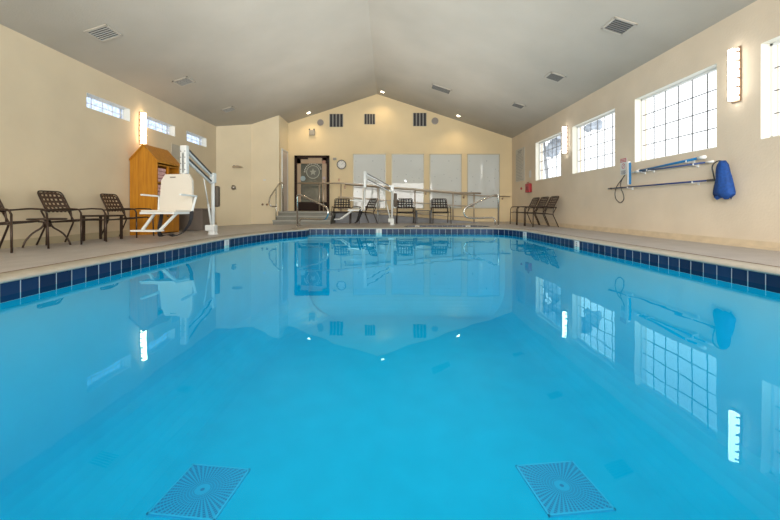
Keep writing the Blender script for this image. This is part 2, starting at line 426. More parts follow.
mb = MB(); P = offset(outline, -.7); f = mb.bm.faces.new([mb.bm.verts.new((p.x,p.y,-2.2)) for p in P]); bmesh.ops.triangulate(mb.bm, faces=[f]); mb.build('pool_floor', M['pool'], pool)
cw = ring_mesh(outline, [(0,TT-.004),(-.022,TT+.002),(-.028,-.018),(-.018,-.004),(.01,.002),(.23,.002),(.23,-.03)])
cop = cw.build('pool_coping', M['coping']); cop['kind'] = 'structure'
for p_ in cop.data.polygons: p_.use_smooth = True
ring_mesh(outline, [(.232,.0),(.232,.004),(.25,.004),(.25,.0)]).build('trim_1', M['joint'])['kind'] = 'structure'
mb = MB(); f = mb.bm.faces.new([mb.bm.verts.new((p.x,p.y,WATER)) for p in offset(outline, -.001)][::-1]); bmesh.ops.triangulate(mb.bm, faces=[f])
w = mb.build('pool_water', M['water'], recalc=False); tag(w, 'still turquoise water filling the large swimming pool', 'water', kind='stuff')
for p_ in w.data.polygons:
    pass

# spa outline (clockwise like the pool)
spa = [Vector(p) for p in ((.50,10.44,0),(.42,10.7,0),(.46,11.0,0),(.85,11.30,0),(2.55,11.30,0),(2.92,11.0,0),(2.98,10.7,0),(2.9,10.44,0),(2.7,10.24,0),(.8,10.24,0))]
sp = thing('spa_basin', 'small raised spa basin beyond the pool', 'spa', (1.7,11.1,-.9), kind='structure')
ring_mesh(spa, [(0,-.004),(0,-.16)]).build('waterline_tile_band', M['tile'], sp)
ring_mesh(spa, [(-.003,-.15),(-.02,-.9)]).build('spa_wall', M['poolwall'], sp)
mb = MB(); f = mb.bm.faces.new([mb.bm.verts.new((p.x,p.y,-.9)) for p in spa]); mb.build('spa_floor', M['pool'], sp)
o = ring_mesh(spa, [(0,-.006),(-.015,-.004),(-.015,.0),(.0,.003),(.09,.003),(.09,-.02)]).build('spa_coping', M['coping']); o['kind'] = 'structure'
mb = MB(); f = mb.bm.faces.new([mb.bm.verts.new((p.x,p.y,-.125)) for p in offset(spa, -.001)][::-1])
tag(mb.build('spa_water', M['water'], recalc=False), 'still water in the small spa beyond the pool', 'water', kind='stuff')

# ------------------------------------------------------------------ deck floor
bm = bmesh.new(); edges = []
def loop(P):
    vs = [bm.verts.new((p[0], p[1], 0)) for p in P]
    for i in range(len(vs)): edges.append(bm.edges.new((vs[i], vs[(i+1)%len(vs)])))
loop([(-3.2,YF-.15),(WR,YF-.15),(WR,YB),(-3.2,YB)]); loop(offset(outline, .225)); loop(offset(spa, .08))
bmesh.ops.triangle_fill(bm, use_beauty=True, use_dissolve=False, edges=edges)
v = [bm.verts.new(p) for p in ((WL,YF-.15,deckz(WL)),(-3.2,YF-.15,0),(-3.2,YB,0),(WL,YB,deckz(WL)))]; bm.faces.new(v)
mb = MB(); mb.bm.free(); mb.bm = bm
bmesh.ops.recalc_face_normals(bm, faces=bm.faces)
for f in list(bm.faces):
    if f.normal.z < 0: f.normal_flip()
o = mb.build('floor', M['deck'], recalc=False); o['kind'] = 'structure'
mb = MB(); mb.box((WR-.012,(YF+YB)/2,.05),(.024,YB-YF,.1)); mb.box((WR-.03,(YF+YB)/2,.012),(.06,YB-YF,.024)); struct('baseboard_right', mb, M['base'])
mb = MB(); mb.box((WL+.008,(YF+12.3)/2,deckz(WL)+.06),(.016,12.3-YF,.12)); struct('baseboard_left', mb, mat('cream_base', (.50,.43,.28), .6, noise=.08, nscale=4))

# ------------------------------------------------------------------ landing, steps, ramp
LZ = .41; RH = LZ/3
for k, (y0, z1) in enumerate(((11.95, RH),(12.3, 2*RH),(12.65, LZ))):
    pass
st = thing('entry_steps', 'grey concrete entry steps up to the landing by the glass door', 'steps', (-2.8,12.3,-.02), kind='structure')
for k in range(3):
    z0 = -.03; z1 = RH*(k+1); y0 = 11.95+.36*k; x0 = [-3.74,-3.73,-3.73][k]
    mb = MB(); mb.box(((x0-1.88)/2, (y0+13.1)/2, (z0+z1)/2), (-1.88-x0, 13.1-y0, z1-z0), bev=.006); sp_ = mb.build('step', M['step'], st)
    mb = MB(); mb.box(((x0-1.88)/2, y0-.004, z1-.022), (-1.88-x0+.02, .03, .040), bev=.006); mb.build('nosing', M['nosing'], sp_)
mb = MB(); mb.box(((-3.91-1.88)/2, (13.1+YB)/2, LZ/2-.03), (2.03, YB-13.1, LZ+.06)); mb.build('landing', M['step'], st)
mb = MB(); mb.prism([(-1.88,13.15,-.02),(3.2,13.15,-.02),(3.2,13.15,.015),(-1.88,13.15,LZ)], (0,YB-13.15-.002,0)); struct('ramp', mb, M['rampface'], label='grey access ramp sloping down along the back wall')

def rampz(x): return LZ if x < -1.88 else max(0, LZ*(1-(x+1.88)/5.08))
# guard railing on landing and ramp
GY = 13.22
gr = thing('ramp_guardrail', 'steel guard railing with three rails along the front of the ramp', 'railing', (-.5,GY,.2))
x_end = atY(474,0,GY).x
mb = MB(); mb.tube([(-3.25,GY-.0,1.42),(-1.6,GY,1.42),(x_end-.6,GY,1.08),(x_end+.25,GY,1.06)], .028); mb.build('top_rail', M['rail'], gr)
for dz in (-.50, -.92):
    mb = MB(); a = -1.8; mb.tube([(a,GY,1.42+dz),(-1.6,GY,1.42+dz),(x_end-.6,GY,1.08+dz*.93),(x_end,GY,1.05+dz*.93)], .02); mb.build('lower_rail', M['rail'], gr)
for px in (319.5, 323.5, 341, 378, 415, 453, 474):
    x = atY(px,0,GY).x; zt_ = 1.42 if x < -1.6 else 1.42-.34*(x+1.6)/(x_end-.6+1.6)
    mb = MB(); mb.tube([(x,GY,rampz(x)-.005),(x,GY,min(1.42, max(zt_,1.06)))], .023); mb.lathe([(.04,rampz(x)),(.04,rampz(x)+.012)], (x,GY,0), 12); mb.build('post', M['rail'], gr)
# wall handrail behind the ramp
wh = thing('wall_handrail', 'steel handrail fixed on brackets to the wall above the ramp', 'handrail', (1,YB,.9))
a = atY(345,184.5,14.34); b = atY(510,196.5,14.34); b.z = a.z-(a.z-b.z)
mb = MB(); mb.tube([a, atY(430,191.5,14.34), atY(480,195.8,14.34), b], .02); mb.build('rail', M['rail'], wh)
for px, py in ((345,184.5),(426,191.2),(464,195),(503,196.2)):
    p = atY(px,py,14.34); mb = MB(); mb.tube([p, (p.x,14.36,p.z-.09), (p.x,YB-.004,p.z-.10)], .011, fillet=.04); mb.lathe([(.035,0),(.035,.01)], (p.x,YB-.002,p.z-.10), 12, Matrix.Rotation(PI/2,3,'X')); mb.build('bracket', M['brass'], wh)
# stair rail on the left of the steps
sr = thing('stair_handrail', 'bent steel handrail at the left side of the entry steps', 'handrail', (-3.72,12.6,.1))
Yq = 12.9
mb = MB(); mb.tube([atY(283,213,Yq+.2)*1, atY(282.5,182.5,Yq+.2), atY(279,183.5,Yq), atY(270,197,Yq-.6), atY(268.8,203,Yq-.7), atY(271,206.5,Yq-.7), atY(276.5,206.5,Yq-.55)], .024, fillet=.07); mb.build('rail', M['steel'], sr)
p = atY(276.5,193,12.4); mb = MB(); mb.tube([(p.x,12.35,RH*1-.0),(p.x,12.35,p.z-.55),(p.x,12.35,EYE+(CY-189)/F*12.35)], .017); mb.build('post', M['steel'], sr)
# pool and spa grab rails
def grab(label, base, d, L, H, zlow, name='pool_handrail'):
    base = Vector(base); d = Vector(d).normalized()
    t = thing(name, label, 'handrail', base)
    q = lambda s, z: base+d*s+Vector((0,0,z))
    mb = MB(); mb.tube([q(0,.0), q(0,H), q(.12,H-.0), q(L-.08,zlow+.14), q(L,zlow), q(L-.08,zlow-.18), q(L-.3,zlow-.20), q(.10,zlow-.18), q(.10,0)], .026, n=10, fillet=.12); mb.build('rail', M['steel'], t)
    for s in (0,.10):
        mb = MB(); mb.lathe([(.045,.0),(.045,.012),(.026,.024)], q(s,0), 14); mb.build('escutcheon', M['steel'], t)
grab('stainless grab rail at the far left corner of the pool in front of the steps', (-2.55,10.35,0), (1.0,-.75,0), 1.25, .90, .42)
grab('stainless grab rail at the right edge of the small spa', (3.36,11.2,0), (-1,-.05,0), 1.08, .93, .42, 'spa_handrail')

# ------------------------------------------------------------------ door on the landing
DY = YB-.02
dr = thing('door_1', None, None, (-3.0,DY,LZ), kind='structure')
x0, x1, zt_ = atY(295,0,YB).x, atY(329.5,0,YB).x, atY(0,155.8,YB).z
cxd = (x0+x1)/2; dh = zt_-LZ
mb = MB()
mb.box((x0+.05,DY-.03,LZ+dh/2),(.10,.10,dh)); mb.box((x1-.05,DY-.03,LZ+dh/2),(.10,.10,dh)); mb.box((cxd,DY-.03,zt_-.045),(x1-x0,.10,.09)); mb.build('door_frame', M['doorframe'], dr)
mb = MB(); a, b = x0+.10, x1-.10; zb = LZ+.01; zz = zt_-.09
mb.box((a+.07,DY-.02,(zb+zz)/2),(.14,.05,zz-zb)); mb.box((b-.09,DY-.02,(zb+zz)/2),(.18,.05,zz-zb)); mb.box((cxd,DY-.02,zz-.11),(b-a,.05,.22))
leaf = mb.build('door_leaf', M['doorwood'], dr)
mb = MB(); mb.box((cxd,DY-.03,zb+.17),(b-a,.06,.34)); mb.build('kick_plate', M['doorframe'], leaf)
mb = MB(); mb.box((cxd,DY-.005,(zb+zz)/2),(b-a,.01,zz-zb)); mb.build('pane', M['doorglass'], leaf)
mb = MB(); mb.box((cxd-.33,DY-.055,zz-.03),(.36,.03,.05)); mb.build('door_closer', M['doorframe'], leaf)
ex = atY(313,172,YB-.06)
mb = MB(); mb.lathe([(.27,0),(.27,.006)], (ex.x,DY-.03,ex.z), 40, Matrix.Rotation(PI/2,3,'X')); d1 = mb.build('logo_disc', mat('smoked_disc', (.11,.115,.09), .4), leaf)
mb = MB()
for k in range(64):
    a0, a1 = 2*PI*k/64, 2*PI*(k+1)/64
    for r0, r1 in ((.235,.262),):
        mb.quad(*[(ex.x+r*math.cos(a_), DY-.040, ex.z+r*math.sin(a_)) for r, a_ in ((r0,a0),(r1,a0),(r1,a1),(r0,a1))])
mb.build('logo_ring', mat('pale_etch', (.42,.42,.34), .6), d1)
mb = MB(); st_ = []
for k in range(10):
    a_ = PI/2+k*PI/5; r = .15 if k%2 == 0 else .065; st_.append((ex.x+r*math.cos(a_), DY-.041, ex.z-.0+r*math.sin(a_)))
mb.bm.faces.new([mb.bm.verts.new(p) for p in st_])
mb.build('logo_star', mat('pale_star', (.36,.37,.31), .6), d1)
mb = MB()                                                   # arc of small pale letters, too small to read
for k in range(13):
    a_ = math.radians(178-k*13.0); r = .325; R = Matrix.Rotation(PI/2-a_,3,'Y')
    c = Vector((ex.x+r*math.cos(a_), DY-.035, ex.z+r*math.sin(a_)))
    w = .034 if k%3 else .022
    for dx in (-w/2, w/2):
        mb.box(c+R@Vector((dx,0,0)), (.012,.004,.055), R)
    if k%2: mb.box(c+R@Vector((0,0,.02)), (w,.004,.012), R)
    else: mb.box(c+R@Vector((0,0,-.005)), (w,.004,.012), R)
mb.build('logo_lettering', mat('letter_white', (.68,.68,.60), .5), leaf)
for px, py, r, c in ((303,178.5,.10,(.30,.40,.42)), (324,162,.07,(.40,.22,.15)), (324,178,.06,(.42,.34,.36))):
    p = atY(px,py,YB-.06); mb = MB(); mb.lathe([(r,0),(r,.004)], (p.x,DY-.048,p.z), 20, Matrix.Rotation(PI/2,3,'X')); mb.build('sticker', mat('sticker', c, .5), leaf)
mb = MB(); mb.tube([(b-.09,DY-.05,LZ+.85),(b-.09,DY-.10,LZ+.88),(b-.09,DY-.10,LZ+1.2),(b-.09,DY-.05,LZ+1.23)], .012, fillet=.02); mb.build('door_handle', M['steel'], leaf)
# pale side door on the return wall
d2 = thing('door_2', None, None, (-3.9,13.85,LZ), kind='structure')
mb = MB(); mb.box((-3.895,13.88,LZ+1.12),(.03,.70,2.24)); mb.build('door_leaf', M['pinkdoor'], d2)
mb = MB(); mb.box((-3.89,13.52,LZ+1.13),(.05,.05,2.28)); mb.box((-3.89,14.24,LZ+1.13),(.05,.05,2.28)); mb.box((-3.89,13.88,LZ+2.28),(.05,.77,.05)); mb.build('door_frame', M['white'], d2)
mb = MB(); mb.tube([(-3.88,13.62,LZ+1.0),(-3.84,13.62,LZ+1.0),(-3.84,13.72,LZ+1.0)], .01); mb.build('door_handle', M['steel'], d2)

# ------------------------------------------------------------------ interior windows on the back wall
tops = [(353.0,386.0),(391.5,424.0),(429.5,461.5),(467.0,499.5)]
for k, (pa, pb) in enumerate(tops):
    xa, xb = atY(pa,0,YB).x, atY(pb,0,YB).x; za, zb_ = atY(0,208,YB).z-.02, atY(0,154,YB).z
    t = thing(f'window_{k+13}', None, None, ((xa+xb)/2,YB,za), kind='structure')
    mb = MB(); mb.box(((xa+xb)/2,YB-.012,(za+zb_)/2),(xb-xa-.05,.012,zb_-za-.05)); mb.build('pane', M['panel'], t)
    mb = MB()
    for x in (xa+.015,xb-.015): mb.box((x,YB-.02,(za+zb_)/2),(.03,.035,zb_-za))
    for z in (za+.015,zb_-.015): mb.box(((xa+xb)/2,YB-.02,z),(xb-xa,.035,.03))
    mb.build('window_frame', mat('panel_frame', (.50,.46,.36), .4, metal=.3), t)

# ------------------------------------------------------------------ wall fittings, back wall
vl = ['leftmost dark louvered wall vent high above the glass door','small middle louvered wall vent high under the ceiling ridge','dark louvered wall vent right of the ridge beside a round speaker']
for (a, b, c, d), lab in zip(((329.5,343.2,114,127),(364.3,375.2,114,124.3),(413,426.5,113,126.2)), vl):
    p0 = atY(a,d,YB); p1 = atY(b,c,YB); w_ = p1.x-p0.x; h_ = p1.z-p0.z
    t = thing('wall_vent', lab, 'vent', ((p0.x+p1.x)/2,YB,p0.z), 'louvered vents on the gable wall')
    mb = MB(); mb.box(((p0.x+p1.x)/2,YB-.006,(p0.z+p1.z)/2),(w_,.012,h_)); mb.build('backing', M['grill'], t)
    for k in range(4):
        x = p0.x+w_*(k+.5)/4; mb = MB(); mb.box((x,YB-.018,(p0.z+p1.z)/2),(w_*.15,.014,h_*.98)); 
        for q in (-1,1): mb.box((x+q*w_*.055,YB-.024,(p0.z+p1.z)/2),(w_*.02,.01,h_*.98))
        mb.build('slat', M['grilldark'], t)
for px, py, r, lab in ((320.5,122.5,.125,'round wall speaker left of the leftmost gable vent'),(435,121,.135,'round wall speaker right of the rightmost gable vent')):
    p = atY(px,py,YB); t = thing('wall_speaker', lab, 'speaker', (p.x,YB,p.z))
    mb = MB(); mb.lathe([(r,0),(r,.02),(r*.85,.035)], (p.x,YB-.001,p.z), 28, Matrix.Rotation(PI/2,3,'X')); mb.build('rim', M['duct'], t)
    mb = MB(); mb.lathe([(r*.82,.03),(r*.75,.042)], (p.x,YB-.001,p.z), 28, Matrix.Rotation(PI/2,3,'X')); mb.build('grille', mat('speaker_grille', (.30,.27,.25), .8), t)
p = atY(312.2,132,YB); t = thing('emergency_light', 'small beige emergency light box above the glass door', 'light', (p.x,YB,p.z))
mb = MB(); mb.box((p.x,YB-.04,p.z-.03),(.22,.08,.20),bev=.012); mb.build('body', M['grill'], t)
for s in (-1,1):
    mb = MB(); mb.lathe([(.02,0),(.032,.04)], (p.x+s*.09,YB-.05,p.z+.085), 14, Matrix.Rotation(PI/2,3,'X')); mb.build('lamp_head', M['dark'], t)
p = atY(341.6,164.6,YB); t = thing('wall_clock', 'round white wall clock with dark rim beside the glass door', 'clock', (p.x,YB,p.z))
RXm = Matrix.Rotation(PI/2,3,'X')
mb = MB(); mb.lathe([(.185,0),(.185,.035),(.165,.045),(.155,.03)], (p.x,YB-.001,p.z), 36, RXm); mb.build('rim', M['dark'], t)
mb = MB(); mb.lathe([(.155,.0),(.155,.034)], (p.x,YB-.001,p.z), 36, RXm); fc = mb.build('clock_face', M['clockface'], t)
mb = MB()
for k in range(12):
    a_ = k*PI/6; mb.box((p.x+.125*math.sin(a_),YB-.037,p.z+.125*math.cos(a_)),(.012,.003,.03),Matrix.Rotation(a_,3,'Y'))
merge(fc, mb.build('hour_marks', M['ink'], t))
for nm, a_, L in (('hour_hand',math.radians(300),.075),('minute_hand',math.radians(50),.115)):
    mb = MB(); mb.bar((p.x,YB-.041,p.z),(p.x+L*math.sin(a_),YB-.041,p.z+L*math.cos(a_)),.011,.003); mb.build(nm, M['dark'], t)
p = atY(334.8,159,YB); mb = MB(); mb.box((p.x,YB-.018,p.z),(.13,.044,.09),bev=.01); single('door_sensor', mb, M['grill'], 'small grey sensor box between the glass door and the clock', 'sensor', p)
for px, py, lab in ((339,180,'small dark wall switch under the clock'),(345,187.5,'small round dark wall button below the railing end')):
    p = atY(px,py,YB); mb = MB(); mb.box((p.x,YB-.012,p.z),(.07,.024,.11),bev=.006); single('wall_switch', mb, M['brass'], lab, 'switch', p)

# shower fittings on the angled wall
A = Vector((WL,12.3,0)); B = Vector((-4.91,13.2,0)); dW = (B-A).normalized(); nW = Vector((dW.y,-dW.x,0))
def on_shower(px, py):
    d = Vector(((px-CX)/F, 1, (CY-py)/F)); t = (A.x*dW.y-A.y*dW.x)/(d.x*dW.y-d.y*dW.x); return Vector((0,0,EYE))+d*t
p = on_shower(234,166.5); t = thing('chrome_shower', 'chrome shower head arm on the cream shower wall', 'shower', p)
mb = MB(); mb.tube([p, p+nW*.12+Vector((0,0,.02)), p+nW*.24-Vector((0,0,.02))], .012, fillet=.05); mb.build('arm', M['steel'], t)
mb = MB(); q = p+nW*.26-Vector((0,0,.03)); mb.lathe([(.02,.05),(.08,.03),(.17,.005),(.17,-.02)], q, 22); mb.build('head', M['rail'], t)
mb = MB(); ang = math.atan2(nW.y,nW.x); Rn = Vector((0,0,1)).rotation_difference(nW).to_matrix(); mb.lathe([(.05,0),(.045,.012)], p, 18, Rn); mb.build('wall_flange', M['steel'], t)
p = on_shower(233.5,187.5); t = thing('shower_valve', 'round chrome shower valve below the shower head', 'valve', p)
mb = MB(); mb.lathe([(.09,0),(.085,.015),(.03,.02),(.03,.06)], p, 22, Rn); mb.build('plate', M['steel'], t)
mb = MB(); mb.bar(p+nW*.06, p+nW*.07+Vector((.06,0,-.07)), .02, .02); mb.build('lever', M['dark'], t)
for px, lab in ((262.5,'left one of the two small dark wall knobs beside the stair handrail'),(267,'right one of the two small dark wall knobs beside the stair handrail')):
    p = atY(px,204.5,13.2); mb = MB(); mb.lathe([(.04,0),(.035,.02),(.02,.05)], (p.x,13.199,p.z), 14, RXm); single('wall_button', mb, M['brass'], lab, 'knob', p)
p = atY(264.5,180,13.2); mb = MB(); mb.box((p.x,13.19,p.z),(.09,.02,.05),bev=.005); single('wall_hook', mb, M['white'], 'tiny white hook plate on the wall left of the stair handrail', 'hook', p)

# ------------------------------------------------------------------ chairs
def make_chair(label, strapm, group, W=.225, nb=(6,5), kw=1.0):
    t = thing('patio_chair', label, 'chair', (0,0,0), group)
    def seat_pt(u, v):   # u -1..1 width, v 0 front ..1 rear
        return Vector((u*W, -.27+v*.49, .40-.045*v-.018*math.sin(PI*v)*(1-u*u)))
    def back_pt(u, v):   # v 0 bottom ..1 top
        uu = u*(1-.10*max(0,v-.8)/.2*abs(u))
        return Vector((uu*W, .225+.17*v+.03*(1-u*u)*math.sin(PI*v), .515+.345*v-.02*max(0,v-.8)/.2*abs(u)**3*2))
    def straps(fn, nu, nv, name, parent):
        mb = MB()
        def ribbon(pts, wv):
            for a, b in zip(pts, pts[1:]):
                d = (b[0]-a[0]); mb.quad(a[0]-a[1], a[0]+a[1], b[0]+b[1], b[0]-b[1])
        for i in range(nu):
            u = -1+2*(i+.5)/nu; pts = []
            for k in range(9):
                v = k/8; pts.append((fn(u,v), (fn(min(1,u+.48*kw/nu),v)-fn(max(-1,u-.48*kw/nu),v))*.5))
            ribbon(pts, 0)
        for j in range(nv):
            v = (j+.5)/nv; pts = []
            for k in range(7):
                u = -1+k/3; pts.append((fn(u,v)+Vector((0,0,.001)), (fn(u,min(1,v+.26*kw/nv))-fn(u,max(0,v-.26*kw/nv)))*.5*1.05))
            ribbon(pts, 0)
        bmesh.ops.recalc_face_normals(mb.bm, faces=mb.bm.faces)
        o = mb.build(name, strapm, parent)
        s = o.modifiers.new('thick', 'SOLIDIFY'); s.thickness = .004; s.offset = 0
        return o
    straps(seat_pt, 7, 6, 'seat', t); straps(back_pt, *nb, 'backrest', t)
    mb = MB(); mb.tube([seat_pt(-1,1), seat_pt(-1,0), seat_pt(1,0), seat_pt(1,1)], .012, fillet=.05); mb.tube([seat_pt(-1,1), seat_pt(1,1)], .011); mb.build('seat_frame', M['bronze'], t)
    mb = MB(); mb.tube([Vector((-W,.22,.36)), back_pt(-1,0), back_pt(-1,.5), Vector((-W*.98,.395,.86)), Vector((W*.98,.395,.86)), back_pt(1,.5), back_pt(1,0), Vector((W,.22,.36))], .012, fillet=.07); mb.tube([back_pt(-1,.06), back_pt(1,.06)], .010); mb.build('back_frame', M['bronze'], t)
    for s in (-1,1):
        x = s*(W+.022)
        mb = MB(); mb.tube([(x,.30,.545),(x,-.10,.575),(x,-.30,.565),(x,-.335,.50)], .013, fillet=.06); mb.build('armrest', M['bronze'], t)
        mb = MB(); mb.tube([(x,-.335,.50),(x+s*.01,-.35,.0)], .0135); mb.build('leg', M['bronze'], t)
        mb = MB(); mb.tube([(x,.30,.545),(x,.20,.36),(x+s*.01,.36,.0)], .0135, fillet=.05); mb.build('leg', M['bronze'], t)
        mb = MB(); mb.tube([(x-s*.03,-.24,.39),(x,-.335,.385)], .010); mb.build('side_brace', M['bronze'], t)
    return t
ch = make_chair('brown strap patio chair cut by the left edge of the photo', M['strap'], None)
spots = [(-5.18,4.98,None),(-5.20,6.08,'brown strap patio chair between the round table and the square table'),(-5.20,7.36,'brown strap patio chair beside the wooden towel cabinet')]
for i, (x, y, lab) in enumerate(spots):
    z = deckz(x-.0)+.004
    if i == 0: ch.location = (x,y,z); ch.rotation_euler = (0,0,PI/2)
    else: dup(ch, (x,y,z), PI/2, lab)
    # deck slopes 2.9 % to the wall: tilt with it
for o in [o for o in C.objects if o.name.startswith('patio_chair')]: o.rotation_euler = (0,0,PI/2); o.rotation_mode = 'XYZ'
ch3 = make_chair('nearest brown strap chair of three along the window wall', M['strap'], None, .258)
ch3.location = (4.36,10.47,.001); ch3.rotation_euler = (0,0,-PI/2)
for y, lab in ((10.47,'nearest brown strap chair of three along the window wall'),(11.13,'middle brown strap chair of three along the window wall'),(11.79,'farthest brown strap chair of three by the corner of the window wall')):
    if y > 10.5: dup(ch3, (4.36,y,.001), -PI/2, lab)
fc0 = make_chair('black woven strap chair beside the grab rail end, left of the far lift seat', M['blackstrap'], None, .27, (6,4), .8)
for i, (px, rz, lab) in enumerate(((341.5,.05,None),(364,-1.0,'black woven strap chair turned sideways behind the far lift seat'),(405.5,0,'black woven strap chair just right of the far lift mast'),(440.5,0,'rightmost black woven strap chair in front of the ramp'))):
    p = atY(px,0,12.6)
    if i == 0: fc0.location = (p.x,12.6,.001); fc0.rotation_euler = (0,0,rz)
    else: dup(fc0, (p.x,12.6,.001), rz, lab)

# ------------------------------------------------------------------ tables
t = thing('side_table', 'round bronze side table with curved legs between the two left chairs', 'table', (-5.22,5.64,deckz(-5.22)))
x, y, z = t.location
mb = MB(); mb.lathe([(.22,z+.405),(.235,z+.412),(.235,z+.428),(.22,z+.435)], (x,y,0), 32); mb.build('tabletop', M['bronze'], t)
mb = MB(); mb.lathe([(.05,z+.30),(.04,z+.41)], (x,y,0), 14); mb.build('hub', M['bronze'], t)
for k in range(4):
    a_ = PI/4+k*PI/2; d = Vector((math.cos(a_), math.sin(a_), 0)); o_ = Vector((x,y,z))
    mb = MB(); mb.tube([o_+d*.03+Vector((0,0,.39)), o_+d*.05+Vector((0,0,.30)), o_+d*.18+Vector((0,0,.20)), o_+d*.25+Vector((0,0,.08)), o_+d*.27+Vector((0,0,.0))], .013, fillet=.08); mb.build('leg', M['bronze'], t)
def slab_table(label, x, y, w, d, h, m, z, name='side_table'):
    t = thing(name, label, 'table', (x,y,z))
    mb = MB(); mb.box((x,y,z+h-.015),(w,d,.03),bev=.008); mb.build('tabletop', m, t)
    mb = MB(); mb.box((x,y,z+h-.09),(w-.08,d-.08,.02)); mb.build('apron', m, t)
    for sx in (-1,1):
        for sy in (-1,1):
            mb = MB(); mb.box((x+sx*(w/2-.035),y+sy*(d/2-.035),z+(h-.03)/2),(.035,.035,h-.03)); mb.build('leg', m, t)
slab_table('square bronze side table between the second and third left chairs', -5.22, 6.74, .46, .46, .46, M['bronze'], deckz(-5.2)+.003)
for px, lab in ((385,'low black side table left of the far lift mast'),(423.5,'low black side table between the two right woven chairs')):
    slab_table(lab, atY(px,0,12.6).x, 12.6, .55, .45, .45, M['dark'], .001)

# ------------------------------------------------------------------ towel cabinet (shelves open towards the pool)
X0, X1, Ya, Yb = WL+.02, -5.12, 8.16, 9.02; zf = deckz(-5.4)-.0
hs, hp = 1.58, 1.91; xm = (X0+X1)/2
cb = thing('towel_cabinet', 'honey wood towel cabinet with a house shaped roof', 'cabinet', (xm,(Ya+Yb)/2,zf))
for y0, nm in ((Ya,'side_panel'),(Yb-.03,'side_panel')):
    mb = MB(); mb.prism([(X0,y0,zf-.01),(X1,y0,zf-.01),(X1,y0,hs),(xm,y0,hp),(X0,y0,hs)], (0,.03,0)); mb.build(nm, M['wood'], cb)
for s, xe in ((-1,X0-.03+.03),(1,X1+.04)):
    dz = (hp-hs)/(xm-X0)*(abs(xe-xm))
    mb = MB(); mb.prism([(xm,Ya-.03,hp+.0),(xe,Ya-.03,hp-dz),(xe,Ya-.03,hp-dz+.035),(xm,Ya-.03,hp+.04)], (0,Yb-Ya+.06,0)); mb.build('roof_panel', M['wood'], cb)
mb = MB(); mb.box((X0+.01,(Ya+Yb)/2,(zf+hs)/2),(.02,Yb-Ya-.06,hs-zf)); mb.build('back_panel', M['wood'], cb)
for z in (.50,.72,1.10,1.5):
    mb = MB(); mb.box(((X0+X1)/2,(Ya+Yb)/2,z),(X1-X0-.03,Yb-Ya-.06,.03)); mb.build('shelf', M['wood'], cb)
mb = MB(); mb.box((X1-.02,(Ya+Yb)/2,1.0),(.04,.04,1.0)); mb.build('divider', M['wood'], cb)
for k in range(2):
    yc = Ya+.03+(Yb-Ya-.06)*(k+.5)/2; mb = MB(); mb.box((X1-.01,yc,.22),(.022,(Yb-Ya-.06)/2-.012,.50),bev=.004); d_ = mb.build('door', M['wood'], cb)
    mb = MB(); mb.lathe([(.012,0),(.018,.02)], (X1+.002,yc+(.14 if k == 0 else -.14),.34), 12, Matrix.Rotation(PI/2,3,'Y')); mb.build('knob', M['dark'], d_)
tl = {0:'lower',1:'upper'}
n = 0
for si, zb in enumerate((.735,1.115)):
    for col in range(2):
        yc = Ya+.03+(Yb-Ya-.06)*(col+.5)/2
        for k in range(4 if (si, col) != (1,1) else 2):
            mb = MB(); mb.box((X1-.20,yc+random.uniform(-.01,.01),zb+.04+k*.081),(.34,.33,.076),bev=.03)
            where = 'near' if col == 0 else 'far'
            nth = ['bottom','second','third','top'][k]
            single('folded_towel', mb, M['towel'], f'{nth} folded pink towel on the {where} side of the {tl[si]} cabinet shelf', 'towel', (X1-.2,yc,zb+k*.081), 'pink towels in the cabinet')
mb = MB(); p = Vector((-5.06,9.50,0)); z0 = deckz(-5.06)
t = thing('storage_bin', 'brown grey storage box standing right of the towel cabinet', 'box', (-5.0,9.7,z0))
mb.box((-5.10,9.75,z0+.27),(.62,.5,.53),bev=.02); mb.build('body', M['bin'], t)
mb = MB(); mb.box((-5.10,9.75,z0+.555),(.66,.54,.04),bev=.012); mb.build('lid', M['bin'], t)

